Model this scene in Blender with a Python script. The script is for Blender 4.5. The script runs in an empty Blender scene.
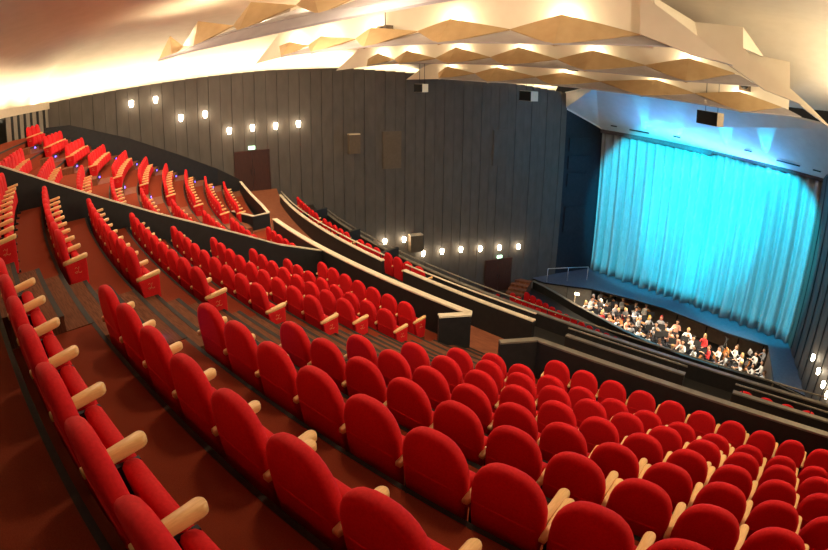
import bpy, bmesh, math, random
from mathutils import Vector, Matrix
random.seed(7)
sc = bpy.context.scene
COL = sc.collection
PI = math.pi

# ------------------------------------------------------------------ materials
def new_mat(name):
    m = bpy.data.materials.new(name); m.use_nodes = True
    nt = m.node_tree; b = nt.nodes['Principled BSDF']
    return m, nt, b

def noise_mat(name, c1, c2, scale=30, rough=.6, bump=0.0, spec=.3, detail=3, stretch=None, sheen=0, metal=0):
    m, nt, b = new_mat(name)
    tc = nt.nodes.new('ShaderNodeTexCoord'); mp = nt.nodes.new('ShaderNodeMapping')
    if stretch: mp.inputs['Scale'].default_value = stretch
    n = nt.nodes.new('ShaderNodeTexNoise'); n.inputs['Scale'].default_value = scale; n.inputs['Detail'].default_value = detail
    r = nt.nodes.new('ShaderNodeValToRGB')
    r.color_ramp.elements[0].position = .3; r.color_ramp.elements[1].position = .7
    r.color_ramp.elements[0].color = (*c1, 1); r.color_ramp.elements[1].color = (*c2, 1)
    L = nt.links.new
    L(tc.outputs['Object'], mp.inputs['Vector']); L(mp.outputs['Vector'], n.inputs['Vector'])
    L(n.outputs['Fac'], r.inputs['Fac']); L(r.outputs['Color'], b.inputs['Base Color'])
    b.inputs['Roughness'].default_value = rough
    b.inputs['Specular IOR Level'].default_value = spec
    b.inputs['Metallic'].default_value = metal
    if sheen:
        b.inputs['Sheen Weight'].default_value = sheen; b.inputs['Sheen Roughness'].default_value = .4
        b.inputs['Sheen Tint'].default_value = (*[min(1, v * 1.6) for v in c2], 1)
    if bump:
        bp = nt.nodes.new('ShaderNodeBump'); bp.inputs['Strength'].default_value = bump; bp.inputs['Distance'].default_value = .01
        L(n.outputs['Fac'], bp.inputs['Height']); L(bp.outputs['Normal'], b.inputs['Normal'])
    return m

def emit_mat(name, col, strength):
    m, nt, b = new_mat(name)
    b.inputs['Base Color'].default_value = (*col, 1)
    b.inputs['Emission Color'].default_value = (*col, 1)
    b.inputs['Emission Strength'].default_value = strength
    return m

M = {}
M['red'] = noise_mat('red_fabric', (.50, .006, .008), (.60, .010, .012), 60, .75, .05, .15, sheen=.15)
M['redpanel'] = noise_mat('red_panel_fabric', (.50, .008, .009), (.60, .012, .013), 60, .8, .05, .15)
M['beech'] = noise_mat('beech_wood', (.72, .42, .15), (.84, .52, .21), 9, .4, 0, .4, stretch=(12, 1, 12))
M['steel'] = noise_mat('black_steel', (.010, .010, .011), (.016, .015, .015), 20, .5)
M['gold'] = noise_mat('gold_print', (.55, .32, .10), (.6, .36, .12), 20, .5)
M['carpet'] = noise_mat('carpet', (.165, .026, .010), (.225, .040, .015), 160, .95, .3, .05, detail=5)
M['nosing'] = noise_mat('step_nosing', (.022, .016, .011), (.032, .023, .016), 40, .7, 0, .15)
M['planks'] = noise_mat('aisle_wood', (.10, .036, .018), (.20, .075, .038), 5, .9, .05, .03, stretch=(1.2, 14, 1))
M['walkwood'] = noise_mat('walkway_wood', (.15, .045, .020), (.24, .08, .036), 4, .7, .05, .1, stretch=(1, 9, 1))
M['black'] = noise_mat('black_paint', (.013, .012, .011), (.018, .0165, .015), 8, .5, 0, .25)
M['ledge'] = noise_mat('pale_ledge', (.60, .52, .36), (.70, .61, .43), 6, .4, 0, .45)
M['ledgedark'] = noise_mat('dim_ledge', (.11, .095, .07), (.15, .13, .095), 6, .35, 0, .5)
M['wall'] = noise_mat('dark_wall_panel', (.080, .066, .054), (.100, .084, .069), 3, .6, 0, .25, stretch=(1, 1, .4))
M['walllow'] = noise_mat('groove_black', (.006, .006, .006), (.009, .008, .008), 5, .7)
M['flute'] = noise_mat('fluted_wall', (.22, .18, .135), (.27, .22, .165), 4, .6)
M['door'] = noise_mat('door_wood', (.040, .014, .010), (.058, .020, .013), 6, .45, 0, .3, stretch=(3, 3, .5))
M['ceiling'] = noise_mat('cream_plaster', (.64, .55, .42), (.68, .59, .46), 2, .8, 0, .1)
M['riser'] = noise_mat('white_plaster', (.78, .70, .56), (.82, .74, .60), 2, .8, 0, .1)
M['tan'] = noise_mat('tan_reflector', (.50, .345, .175), (.56, .395, .21), 3, .55, 0, .25)
M['under'] = noise_mat('grey_underside', (.36, .33, .345), (.40, .37, .385), 3, .6, 0, .2)
M['canopy'] = noise_mat('canopy_white', (.66, .66, .66), (.72, .72, .72), 2, .7, 0, .2)
M['curtain'] = noise_mat('silver_curtain', (.26, .27, .28), (.34, .35, .36), 14, .75, .1, .2, stretch=(1, 1, .15))
M['valance'] = noise_mat('curtain_track', (.06, .055, .06), (.10, .09, .10), 10, .8)
M['stage'] = noise_mat('stage_floor', (.06, .07, .09), (.085, .095, .12), 5, .5, 0, .4)
M['pitwall'] = noise_mat('pit_wall_wood', (.10, .075, .055), (.14, .105, .075), 4, .6)
M['grey'] = noise_mat('grey_board', (.17, .16, .14), (.22, .20, .18), 5, .6)
M['sidewall'] = noise_mat('stage_side_black', (.010, .012, .018), (.016, .018, .026), 5, .6)
M['box'] = noise_mat('brown_box', (.11, .075, .045), (.13, .09, .055), 8, .5)
M['cream'] = noise_mat('cream_case', (.62, .50, .34), (.68, .55, .38), 8, .5)
M['glow'] = emit_mat('sconce_glow', (1, .88, .66), 26)
M['exit'] = emit_mat('exit_green', (.55, .9, .62), 3)
M['exitmark'] = emit_mat('exit_mark', (.03, .35, .12), .6)
M['led'] = emit_mat('blue_led', (.10, .08, 1.0), 9)
M['lampglow'] = emit_mat('lamp_glow', (1, .8, .5), 9)
M['metal'] = noise_mat('rail_metal', (.55, .55, .56), (.62, .62, .63), 10, .3, 0, .5, metal=.7)
M['skin'] = noise_mat('skin', (.60, .34, .22), (.66, .39, .26), 8, .55)
M['shirtwhite'] = noise_mat('cloth_white', (.72, .70, .66), (.80, .78, .74), 20, .8)
M['shirtgrey'] = noise_mat('cloth_grey', (.30, .30, .31), (.38, .38, .39), 20, .8)
M['shirtred'] = noise_mat('cloth_red', (.55, .03, .03), (.65, .05, .05), 20, .8)
M['shirtblack'] = noise_mat('cloth_black', (.012, .012, .014), (.02, .02, .022), 20, .8)
M['shirtpink'] = noise_mat('cloth_salmon', (.60, .30, .20), (.68, .36, .26), 20, .8)
M['shirtyellow'] = noise_mat('cloth_mustard', (.62, .36, .03), (.70, .42, .05), 20, .8)
M['trousers'] = noise_mat('trousers', (.014, .014, .018), (.025, .025, .03), 20, .85)
M['hairdark'] = noise_mat('hair_dark', (.020, .012, .008), (.04, .024, .014), 30, .6)
M['hairbrown'] = noise_mat('hair_brown', (.10, .05, .02), (.15, .08, .035), 30, .6)
M['hairblond'] = noise_mat('hair_blond', (.62, .42, .14), (.72, .5, .2), 30, .6)
M['hairgrey'] = noise_mat('hair_grey', (.45, .43, .40), (.55, .53, .5), 30, .6)
M['hatred'] = noise_mat('hat_red', (.55, .04, .03), (.65, .06, .04), 30, .8)
M['fiddle'] = noise_mat('instrument_wood', (.33, .12, .03), (.45, .18, .05), 8, .3, 0, .5)
M['paper'] = noise_mat('paper', (.75, .74, .70), (.8, .79, .75), 8, .8)

# ------------------------------------------------------------------ mesh helper
class MB:
    def __init__(self): self.v = []; self.f = []; self.m = []; self.s = []
    def face(self, pts, mi=0, smooth=False):
        b = len(self.v); self.v += [tuple(p) for p in pts]; self.f.append(tuple(range(b, b + len(pts)))); self.m.append(mi); self.s.append(smooth)
    def grid(self, rows, mi=0, smooth=False, closed=False):
        n = len(rows[0]); b = len(self.v)
        for r in rows: self.v += [tuple(p) for p in r]
        for i in range(len(rows) - 1):
            for j in range(n if closed else n - 1):
                k = (j + 1) % n
                self.f.append((b + i * n + j, b + i * n + k, b + (i + 1) * n + k, b + (i + 1) * n + j)); self.m.append(mi); self.s.append(smooth)
    def loft(self, rings, mi=0, smooth=True, cap=True):
        b = len(self.v); n = len(rings[0]); self.grid(rings, mi, smooth, True)
        if cap:
            self.f.append(tuple(b + j for j in reversed(range(n)))); self.m.append(mi); self.s.append(smooth)
            o = b + (len(rings) - 1) * n
            self.f.append(tuple(o + j for j in range(n))); self.m.append(mi); self.s.append(smooth)
    def box(self, x0, x1, y0, y1, z0, z1, mi=0):
        self.prism([(x0, y0), (x1, y0), (x1, y1), (x0, y1)], z0, z1, mi)
    def prism(self, poly, z0, z1, mi=0, top=None):
        n = len(poly); b = len(self.v)
        g = (lambda z, i: z[i] if isinstance(z, (list, tuple)) else z)
        self.v += [(p[0], p[1], g(z0, i)) for i, p in enumerate(poly)] + [(p[0], p[1], g(z1, i)) for i, p in enumerate(poly)]
        self.f.append(tuple(b + i for i in reversed(range(n)))); self.m.append(mi)
        self.f.append(tuple(b + n + i for i in range(n))); self.m.append(mi if top is None else top)
        self.s += [False, False]
        for i in range(n):
            j = (i + 1) % n
            self.f.append((b + i, b + j, b + n + j, b + n + i)); self.m.append(mi); self.s.append(False)
    def tube(self, pts, r, mi=0, n=8, smooth=True):
        pts = [Vector(p) for p in pts]; rings = []
        rr = r if isinstance(r, (list, tuple)) else [r] * len(pts)
        for i, p in enumerate(pts):
            d = (pts[min(i + 1, len(pts) - 1)] - pts[max(i - 1, 0)]).normalized()
            a = d.cross(Vector((0, 0, 1)) if abs(d.z) < .9 else Vector((1, 0, 0))).normalized(); c = d.cross(a)
            rings.append([p + rr[i] * (math.cos(2 * PI * k / n) * a + math.sin(2 * PI * k / n) * c) for k in range(n)])
        self.loft(rings, mi, smooth)
    def ball(self, c, r, mi=0, nu=10, nv=6):
        rx, ry, rz = r if isinstance(r, (list, tuple)) else (r, r, r)
        rings = []
        for i in range(nv + 1):
            t = -PI / 2 * .98 + PI * .98 * i / nv
            rings.append([(c[0] + rx * math.cos(t) * math.cos(2 * PI * k / nu), c[1] + ry * math.cos(t) * math.sin(2 * PI * k / nu), c[2] + rz * math.sin(t)) for k in range(nu)])
        self.loft(rings, mi, True)
    def slab(self, poly, n, t, mi=0):
        """polygon poly (3D) thickened by t along n"""
        n = Vector(n).normalized() * t; a = [Vector(p) for p in poly]; k = len(a); b = len(self.v)
        self.v += [tuple(p) for p in a] + [tuple(p + n) for p in a]
        self.f.append(tuple(b + i for i in range(k))); self.f.append(tuple(b + k + i for i in reversed(range(k)))); self.m += [mi, mi]; self.s += [False, False]
        for i in range(k):
            j = (i + 1) % k; self.f.append((b + i, b + k + i, b + k + j, b + j)); self.m.append(mi); self.s.append(False)
    def mesh(self, name, mats):
        me = bpy.data.meshes.new(name); me.from_pydata(self.v, [], self.f)
        for m in (mats if isinstance(mats, (list, tuple)) else [mats]): me.materials.append(M[m])
        for i, p in enumerate(me.polygons): p.material_index = self.m[i]; p.use_smooth = self.s[i]
        bm = bmesh.new(); bm.from_mesh(me)
        bmesh.ops.remove_doubles(bm, verts=bm.verts, dist=1e-5); bmesh.ops.recalc_face_normals(bm, faces=bm.faces)
        bm.to_mesh(me); bm.free(); me.update()
        return me
    def build(self, name, mats, parent=None):
        return link(name, self.mesh(name, mats), parent)

def link(name, data, parent=None, loc=None):
    o = bpy.data.objects.new(name, data); COL.objects.link(o)
    if parent is not None: o.parent = parent
    if loc is not None: o.location = loc
    return o
def tag(o, label=None, cat=None, group=None, kind=None):
    for k, v in (('label', label), ('category', cat), ('group', group), ('kind', kind)):
        if v: o[k] = v
    return o
def thing(name, label, cat, loc=(0, 0, 0), rz=0, group=None):
    o = link(name, None); o.location = loc; o.rotation_euler = (0, 0, rz); o.empty_display_size = .1
    return tag(o, label, cat, group)
def struct(mb, name, mats): return tag(mb.build(name, mats), kind='structure')
def dup(root, label, group=None, loc=None, rz=None):
    r = root.copy(); COL.objects.link(r); r['label'] = label
    if group: r['group'] = group
    if loc is not None: r.location = loc
    if rz is not None: r.rotation_euler = (0, 0, rz)
    for ch in root.children:
        c = ch.copy(); COL.objects.link(c); c.parent = r
        for g in ch.children:
            d = g.copy(); COL.objects.link(d); d.parent = c
    return r
ORD = ['zeroth', 'first', 'second', 'third', 'fourth', 'fifth', 'sixth', 'seventh', 'eighth', 'ninth', 'tenth', 'eleventh', 'twelfth', 'thirteenth', 'fourteenth',
       'fifteenth', 'sixteenth', 'seventeenth', 'eighteenth', 'nineteenth', 'twentieth']
TENS = {2: 'twenty', 3: 'thirty', 4: 'forty', 5: 'fifty'}
def nth(n):
    if n < len(ORD): return ORD[n]
    return TENS[n // 10] + ('-' + ORD[n % 10] if n % 10 else '') if n % 10 else {30: 'thirtieth', 40: 'fortieth', 50: 'fiftieth'}[n]

# ------------------------------------------------------------------ plan of the hall: curved rows
X0 = -4.48
def sag(x):
    s = x - X0
    return 40 - math.sqrt(1600 - s * s) if s < 0 else 125 - math.sqrt(15625 - s * s)
def slope(x):
    s = x - X0; R = 40 if s < 0 else 125
    return s / math.sqrt(R * R - s * s)
def row_pt(c, x): return (x, c + sag(x))
def off_pt(c, x):                        # same as row_pt; rows are parallel arcs
    return (x, c + sag(x))
CR = [.14, 1.05, 2.01, 2.95, 3.90, 4.85, 5.80, 6.69, 7.70]
ZR = [14.93, 14.46, 14.02, 13.53, 13.04, 12.59, 12.15, 11.72, 11.41]
SH = .93                                 # seat height above its own floor
def cr(r): return CR[r] if r >= 0 else .14 + .94 * r
def zr(r): return ZR[r] if r >= 0 else 14.93 - .47 * r
def cu(r): return -.01 + .93 * r
def zu(r): return 15.04 - .42 * r
def xs(a, b, step=.6):
    n = max(1, int(abs(b - a) / step + .5)); return [a + (b - a) * i / n for i in range(n + 1)]

# ------------------------------------------------------------------ seats
def backrest_mesh():
    mb = MB()
    def outline(ins):
        pts = []
        for t in [i / 14 for i in range(15)]:             # arch from right to left
            a = PI * t
            e = .84
            cx, sx = math.cos(a), math.sin(a)
            x = (.256 - ins) * (abs(cx) ** e) * (1 if cx > 0 else -1); z = .61 + (.32 - ins) * (abs(sx) ** e)
            pts.append((x, z))
        pts += [(-.255 + ins, .50), (-.245 + ins, .34), (-.235 + ins, .17), (-.215 + ins, .13 + ins), (.215 - ins, .13 + ins), (.235 - ins, .17), (.245 - ins, .34), (.255 - ins, .50)]
        return pts
    rings = []
    for ins, y in ((.06, -.034), (.03, -.032), (.012, -.022), (.002, -.005), (0, .02), (.006, .045), (.022, .062), (.05, .072), (.09, .074)):
        rings.append([(x, y + (.93 - z) * .08, z) for x, z in outline(ins)])
    mb.loft(rings)
    return mb.mesh('backrest', 'red')
def seam_mesh():
    mb = MB()
    def off(z): return (.93 - z) * .08
    rows = []
    for z, d in ((.575, -.030), (.572, -.0365), (.56, -.0375), (.545, -.036), (.52, -.0345)):
        rows.append([(x, off(z) + d + (.006 if abs(x) > .2 else 0), z) for x in (-.225, -.2, -.1, 0, .1, .2, .225)])
    mb.grid(rows, 0, True)
    return mb.mesh('back_seam', 'red')
def cushion_mesh():
    mb = MB(); rings = []
    for ins, y in ((.05, -.055), (.018, -.05), (.004, -.03), (0, 0), (.004, .03), (.018, .05), (.05, .055)):
        hw, z0, z1, c = .276 - ins, .24 + ins, .535 - ins, .05
        pts = []
        for cx, cz, a0 in ((hw - c, z1 - c, 0), (-hw + c, z1 - c, 90), (-hw + c, z0 + c, 180), (hw - c, z0 + c, 270)):
            for a in (0, 30, 60, 90):
                t = math.radians(a0 + a); pts.append((cx + c * math.cos(t), cz + c * math.sin(t)))
        rings.append([(x, .235 + y + (z - .40) * -.10, z) for x, z in pts])
    mb.loft(rings); return mb.mesh('seat_cushion', 'red')
def armrest_mesh():
    mb = MB(); rings = []
    def out(ins):
        pts = []
        for a in range(0, 181, 20): pts.append(((.040 - ins) * math.cos(math.radians(a)), .30 + (.040 - ins) * math.sin(math.radians(a))))
        pts += [(-.036 + ins, .15), (-.030 + ins, .06), (-.022 + ins, -.015 + ins), (.022 - ins, -.015 + ins), (.030 - ins, .06), (.036 - ins, .15)]
        return pts
    for ins, z in ((.008, .562), (.001, .570), (0, .594), (.003, .606), (.009, .612)):
        rings.append([(x, y, z + (y - .30) * .16) for x, y in out(ins)])
    mb.loft(rings); return mb.mesh('armrest', 'beech')
def post_mesh():
    mb = MB(); mb.prism([(-.014, .07), (.014, .07), (.014, .28), (-.014, .28)], .03, .50); mb.box(-.03, .03, .05, .32, 0, .03)
    return mb.mesh('pedestal', 'steel')
def endpanel_mesh():
    mb = MB(); rings = []
    for ins, x in ((.03, -.02), (.006, -.016), (0, 0), (.006, .024), (.03, .03)):
        p = [(.0 + ins, .52 - ins), (.31 - ins, .57 - ins), (.315 - ins, .50), (.30 - ins, .24), (.28 - ins, .145 + ins), (.09 + ins, .145 + ins), (.05 + ins, .24)]
        rings.append([(x, y, z) for y, z in p])
    mb.loft(rings, smooth=False); return mb.mesh('end_panel', 'redpanel')
def panelprint_mesh():
    mb = MB(); mb.tube([(.0305, y, z) for y, z in ((.13, .46), (.15, .475), (.17, .455), (.19, .475), (.17, .42), (.12, .41), (.14, .395), (.17, .41), (.20, .395), (.22, .41))], .0025, n=5)
    return mb.mesh('gold_mark', 'gold')
def endbase_mesh():
    mb = MB(); mb.box(-.03, .03, .08, .28, 0, .15); return mb.mesh('end_base', 'planks')
SM = dict(back=backrest_mesh(), seam=seam_mesh(), cushion=cushion_mesh(), arm=armrest_mesh(), post=post_mesh(), panel=endpanel_mesh(), mark=panelprint_mesh(), base=endbase_mesh())
seat_count = 0
rnd = random.Random(3)
def place_seat(c, x, ztop, label, group, arms=(-1,), end=0, detail=True):
    global seat_count
    seat_count += 1
    y = c + sag(x)
    rz = math.atan(slope(x)) + rnd.uniform(-.012, .012)
    t = thing('theatre_seat', label, 'seat', (x, y, ztop - SH), rz, group)
    b = link('backrest', SM['back'], t)
    if detail: link('seam', SM['seam'], b)
    link('seat_cushion', SM['cushion'], t)
    for a in arms:
        link('armrest', SM['arm'], t, (a * .272, 0, 0))
    if detail: link('pedestal', SM['post'], t, (-.272, 0, 0))
    if end:
        p = link('end_panel', SM['panel'], t, (end * .285, 0, 0)); 
        if end < 0: p.scale = (-1, 1, 1)
        link('gold_mark', SM['mark'], p); link('pedestal', SM['base'], t, (end * .285, 0, 0))
    return t

W = .55
def row_name(i): return 'front row' if i == 1 else nth(i) + ' row'
# block on this side of the stepped aisle: rows C..K
starts = [-.03, 0, .03, .05, .05, .06, .10, .14, .83]
counts = [11, 11, 12, 13, 14, 14, 14, 14, 12]
doubles = [None, 4, 6, 6, 6, 7, 7, 7, 6]
for r in range(9):
    for k in range(counts[r]):
        x = X0 + starts[r] + k * W
        arms = [-1] if k else [-1]
        if doubles[r] is not None and k == doubles[r]: arms = [-1, 1]
        if doubles[r] is not None and k == doubles[r] + 1: arms = [-1]
        if k == counts[r] - 1: arms = [-1, 1]
        s = place_seat(cr(r), x, zr(r), f'red seat, {nth(k + 1)} from the stepped aisle, {row_name(9 - r)} of the near block', 'seats of the near block', arms)
        if doubles[r] is not None and k == doubles[r]:
            for ch in s.children:
                if ch.name.startswith('armrest') and ch.location.x > 0: ch.location.x = .205; ch.location.y = .06
# block beyond the stepped aisle: rows 0..8, seats counted from the aisle
ends = [-2.62, -2.66, -2.54, -2.42, -2.36, -2.26, -2.59, -2.43, -2.88]
fcount = [9, 9, 9, 9, 9, 9, 8, 8, 7]
for r in range(9):
    for k in range(fcount[r]):
        x = X0 + ends[r] - k * W
        place_seat(cr(r), x, zr(r), f'red seat, {nth(k + 1)} from the stepped aisle, {row_name(9 - r)} of the middle block', 'seats of the middle block',
                   (1, -1) if k == fcount[r] - 1 else (1,), 1 if k == 0 else 0)
# upper block beside the panelled wall
for r in range(-1, 9):
    n, xa = {-1: (3, -21.1), 0: (5, -20.1), 1: (6, -19.5), 2: (7, -18.9), 3: (9, -18.0), 4: (9, -18.0), 5: (10, -17.3), 6: (11, -16.8), 7: (11, -16.6), 8: (9, -17.8)}[r]
    for k in range(n):
        x = xa - k * .535
        place_seat(cu(r), x, zu(r), f'red seat, {nth(k + 1)} from the inner aisle, {row_name(9 - r)} of the wall-side block', 'seats of the wall-side block', (1,), 1 if k == 0 else 0, False)
# short rows behind the long black divider
for r in (0, 1, 2, 8):
    n = {0: 8, 1: 8, 2: 8, 8: 6}[r]
    for k in range(n):
        x = -12.5 - k * .53
        place_seat(cu(r) + (.57 if r == 8 else 0), x, zu(r) - (.42 if r == 8 else 0), f'red seat, {nth(k + 1)} beyond the sloping black divider, {row_name(9 - r)} of its short rows', 'seats in the short rows behind the divider', (1,), 0, False)
# every other seat further off: one object
def bake_seats(spots):
    mb = MB()
    def put(me, mi, mat):
        b = len(mb.v); mb.v += [tuple(mat @ v.co) for v in me.vertices]
        for p in me.polygons: mb.f.append(tuple(b + i for i in p.vertices)); mb.m.append(mi); mb.s.append(True)
    for x, y, z, rz in spots:
        mat = Matrix.Translation((x, y, z - SH)) @ Matrix.Rotation(rz, 4, 'Z')
        put(SM['back'], 0, mat); put(SM['cushion'], 0, mat); put(SM['arm'], 1, mat @ Matrix.Translation((.272, 0, 0)))
    return mb
spots = []
for r in range(3, 8):
    for k in range((8, 7, 6, 5, 5)[r - 3]): x = -12.5 - k * .53; spots.append((x, cu(r) + sag(x), zu(r) - .12, math.atan(slope(x))))
x = -21.6
for grp in ((-21.9, 7), (-17.5, 5), (-14.2, 3), (-12.4, 4), (-9.6, 6), (-4.1, 4), (-.5, 4), (2.2, 3)):
    for k in range(grp[1]):
        x = grp[0] + k * .55; spots.append((x, 11.5 + sag(x), 10.30 if x < -10.5 else 10.0, math.atan(slope(x))))
for i, (xa, ya, xb, yb, n) in enumerate(((-15.84, 27.7, -6.0, 25.3, 18), (-16.44, 27.0, -8.0, 24.9, 15), (-17.0, 26.2, -9.0, 24.2, 14))):
    for k in range(n):
        t = k / (n - 1); spots.append((xa + (xb - xa) * t, ya + (yb - ya) * t - .5 * math.sin(PI * t), 3.38, -.2))
tag(bake_seats(spots).build('theatre_seat', ['red', 'beech']), 'remaining small red seats of the ledge row, the lower short rows and the pit-side stalls', 'seat', kind='stuff')

# ------------------------------------------------------------------ stepped floors
def tier_strip(mb, c0, c1, z, zlow, xa, xb, nos=.032, step=.7, mi=0, nmi=1):
    X = xs(xa, xb, step)
    mb.grid([[(x, c0 + sag(x), z) for x in X], [(x, c1 + sag(x) - nos, z) for x in X]], mi)
    mb.grid([[(x, c1 + sag(x) - nos, z + .004) for x in X], [(x, c1 + sag(x) + .012, z + .004) for x in X], [(x, c1 + sag(x) + .012, z - .05) for x in X]], nmi)
    mb.grid([[(x, c1 + sag(x), z - .05) for x in X], [(x, c1 + sag(x), zlow) for x in X]], mi)
BK = .075
mb = MB()
for r in range(-2, 9):
    z = zr(r) - SH; c0 = cr(r) - BK
    c1 = (cr(r + 1) - BK) if r < 8 else 8.5
    zl = (zr(r + 1) - SH) if r < 8 else 9.7
    tier_strip(mb, c0, c1, z, zl, -12.1, 9.5)
struct(mb, 'floor', ['carpet', 'nosing'])
mb = MB()
for r in range(-2, 9):
    z = zu(r) - SH; c0 = cu(r) - BK if r > -2 else -2.9
    c1 = (cu(r + 1) - BK) if r < 8 else 8.45
    zl = (zu(r + 1) - SH) if r < 8 else 9.7
    tier_strip(mb, c0, c1, z, zl, -12.1, -24.0)
struct(mb, 'floor_upper', ['carpet', 'nosing'])
# wooden aisle treads: one full tread and one half step per row
mb = MB()
def tread(mb, c0, c1, z, h, xa, xb, mi=0):
    X = xs(xa, xb, .5)
    mb.grid([[(x, c0 + sag(x), z) for x in X], [(x, c1 + sag(x) - .05, z) for x in X]], mi)
    mb.grid([[(x, c1 + sag(x) - .05, z + .003) for x in X], [(x, c1 + sag(x) + .01, z + .003) for x in X], [(x, c1 + sag(x) + .01, z - .04) for x in X]], 1)
    mb.grid([[(x, c1 + sag(x), z - .04) for x in X], [(x, c1 + sag(x), z - h) for x in X]], mi)
    for xe in (xa, xb):
        mb.face([(xe, c0 + sag(xe), z), (xe, c1 + sag(xe), z), (xe, c1 + sag(xe), z - h), (xe, c0 + sag(xe), z - h)], mi)
for r in range(-1, 9):
    z = zr(r) - SH; c0 = cr(r) - BK; c1 = (cr(r + 1) - BK) if r < 8 else 8.5; zp = zr(r - 1) - SH
    a, b = X0 - 2.22, X0 - .42
    hh = (zp - z) / 3
    tread(mb, c0, c0 + .31, z + 2 * hh, 2 * hh, a, b)
    tread(mb, c0 + .31, c0 + .62, z + hh, hh, a, b)
    tread(mb, c0 + .62, c1, z + .006, .006, a, b)
struct(mb, 'floor_aisle', ['planks', 'nosing'])
mb = MB()
for r in range(-1, 9):
    z = zu(r) - SH; c0 = cu(r) - BK; c1 = (cu(r + 1) - BK) if r < 8 else 8.45; zp = zu(r - 1) - SH
    ia = {-1: -20.2, 0: -19.6, 1: -18.9, 2: -18.0, 3: -17.4, 4: -16.9, 5: -16.3, 6: -15.9, 7: -15.7, 8: -16.7}[r]
    for a, b in ((ia + .2, ia - 1.0), (-22.55, -23.85)):
        tread(mb, c0, c0 + .44, z + (zp - z) / 2, (zp - z) / 2, a, b)
        tread(mb, c0 + .44, c1, z + .006, .006, a, b)
struct(mb, 'floor_side_aisle', ['walkwood', 'nosing'])
# walkway in front, ledge floor, stalls floor, slab fronts
mb = MB()
X = xs(-27, 8, .8)
def walkz(x): return 9.82 if x > -15 else 9.82 + (-15 - x) / 10 * .55
mb.grid([[(x, 8.4 + sag(x), walkz(x)) for x in X], [(x, 10.6 + sag(x), walkz(x)) for x in X]], 0)
mb.grid([[(x, 10.6 + sag(x), walkz(x)) for x in X], [(x, 10.6 + sag(x), 9.24) for x in X]], 0)
mb.grid([[(x, 10.6 + sag(x), 9.24) for x in X], [(x, 12.85 + sag(x), 9.24) for x in X]], 1)
struct(mb, 'floor_walkway', ['walkwood', 'black'])
mb = MB(); mb.face([(-24, 12, 2.45), (9, 12, 2.45), (3, 26.4, 2.45), (.15, 27.05, 2.45), (-3.4, 26.8, 2.45), (-7.4, 27.05, 2.45), (-10.95, 28.15, 2.45), (-13.12, 28.95, 2.45), (-15.05, 29.85, 2.45), (-17.3, 30.65, 2.45)], 0)
struct(mb, 'floor_stalls', ['black'])

# ------------------------------------------------------------------ black parapets
def curved_wall(mb, path, ztop, zbot, th=.12, ledge=.2, lh=.035, mi=0, lmi=1):
    """path: list of (x, y); ztop / zbot numbers or lists; a panel with a ledge on top"""
    n = len(path); P = [Vector((p[0], p[1])) for p in path]; N = []
    for i in range(n):
        d = (P[min(i + 1, n - 1)] - P[max(i - 1, 0)]).normalized(); N.append(Vector((-d.y, d.x)))
    zt = ztop if isinstance(ztop, list) else [ztop] * n; zb = zbot if isinstance(zbot, list) else [zbot] * n
    def rows(w, a, b, m):
        sec = []
        for i in range(n):
            l, r_ = P[i] + N[i] * w, P[i] - N[i] * w
            sec.append([(l.x, l.y, a[i]), (r_.x, r_.y, a[i]), (r_.x, r_.y, b[i]), (l.x, l.y, b[i])])
        mb.loft(sec, m, False)
    rows(th / 2, zb, [z - lh for z in zt], mi)
    rows(ledge / 2, [z - lh for z in zt], zt, lmi)
def arc(c, a, b, step=.6): return [(x, c + sag(x)) for x in xs(a, b, step)]
def parapet(name, label, path, ztop, zbot, th=.12, ledge=.2, led='ledge', mat='black', group=None):
    t = thing(name, label, 'parapet', (path[0][0], path[0][1], zbot if not isinstance(zbot, list) else zbot[0]), 0, group)
    o = Vector(t.location)
    a = MB(); curved_wall(a, [(p[0] - o.x, p[1] - o.y) for p in path], [z - o.z for z in (ztop if isinstance(ztop, list) else [ztop] * len(path))],
                          [z - o.z for z in (zbot if isinstance(zbot, list) else [zbot] * len(path))], th, ledge)
    # split panel and ledge
    pan, ldg = MB(), MB()
    pan.v = a.v; ldg.v = a.v
    for f, m, s in zip(a.f, a.m, a.s):
        q = pan if m == 0 else ldg
        q.f.append(f); q.m.append(0); q.s.append(s)
    for q, nm, mt in ((pan, 'panel', mat), (ldg, 'top_ledge', led)):
        me = q.mesh(nm, mt); bm = bmesh.new(); bm.from_mesh(me)
        bmesh.ops.delete(bm, geom=[v for v in bm.verts if not v.link_faces], context='VERTS'); bm.to_mesh(me); bm.free()
        link(nm, me, t)
    return t
# sloping divider between the middle block and the wall-side block
P1 = [(-12.0, -1.75, 16.15), (-12.0, -.6, 15.7), (-12.0, .81, 15.04), (-12.0, 1.25, 14.82), (-12.0, 2.15, 14.36), (-12.0, 3.29, 13.79), (-12.0, 4.49, 13.22), (-12.0, 5.52, 12.76), (-12.0, 6.63, 12.26), (-12.0, 7.83, 11.70), (-12.0, 9.25, 11.20)]
parapet('parapet', 'long sloping black divider wall between the middle block and the wall-side block', [p[:2] for p in P1], [p[2] for p in P1], [p[2] - 1.75 for p in P1], .12, .13, 'ledge')
parapet('parapet', 'black front parapet with pale ledge before the middle block, ending at the aisle', [(-6.62, 8.02), (-6.2, 8.55)] + arc(8.55, -6.25, -15.9), 11.27, 9.75, .12, .17)
parapet('parapet', 'black front parapet before the near block, its corner at the aisle foot', [(-4.98, 7.85), (-4.50, 8.42)] + arc(8.42, -4.4, 6.5), 11.3, 9.75, .11, .14, 'ledgedark')
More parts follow.
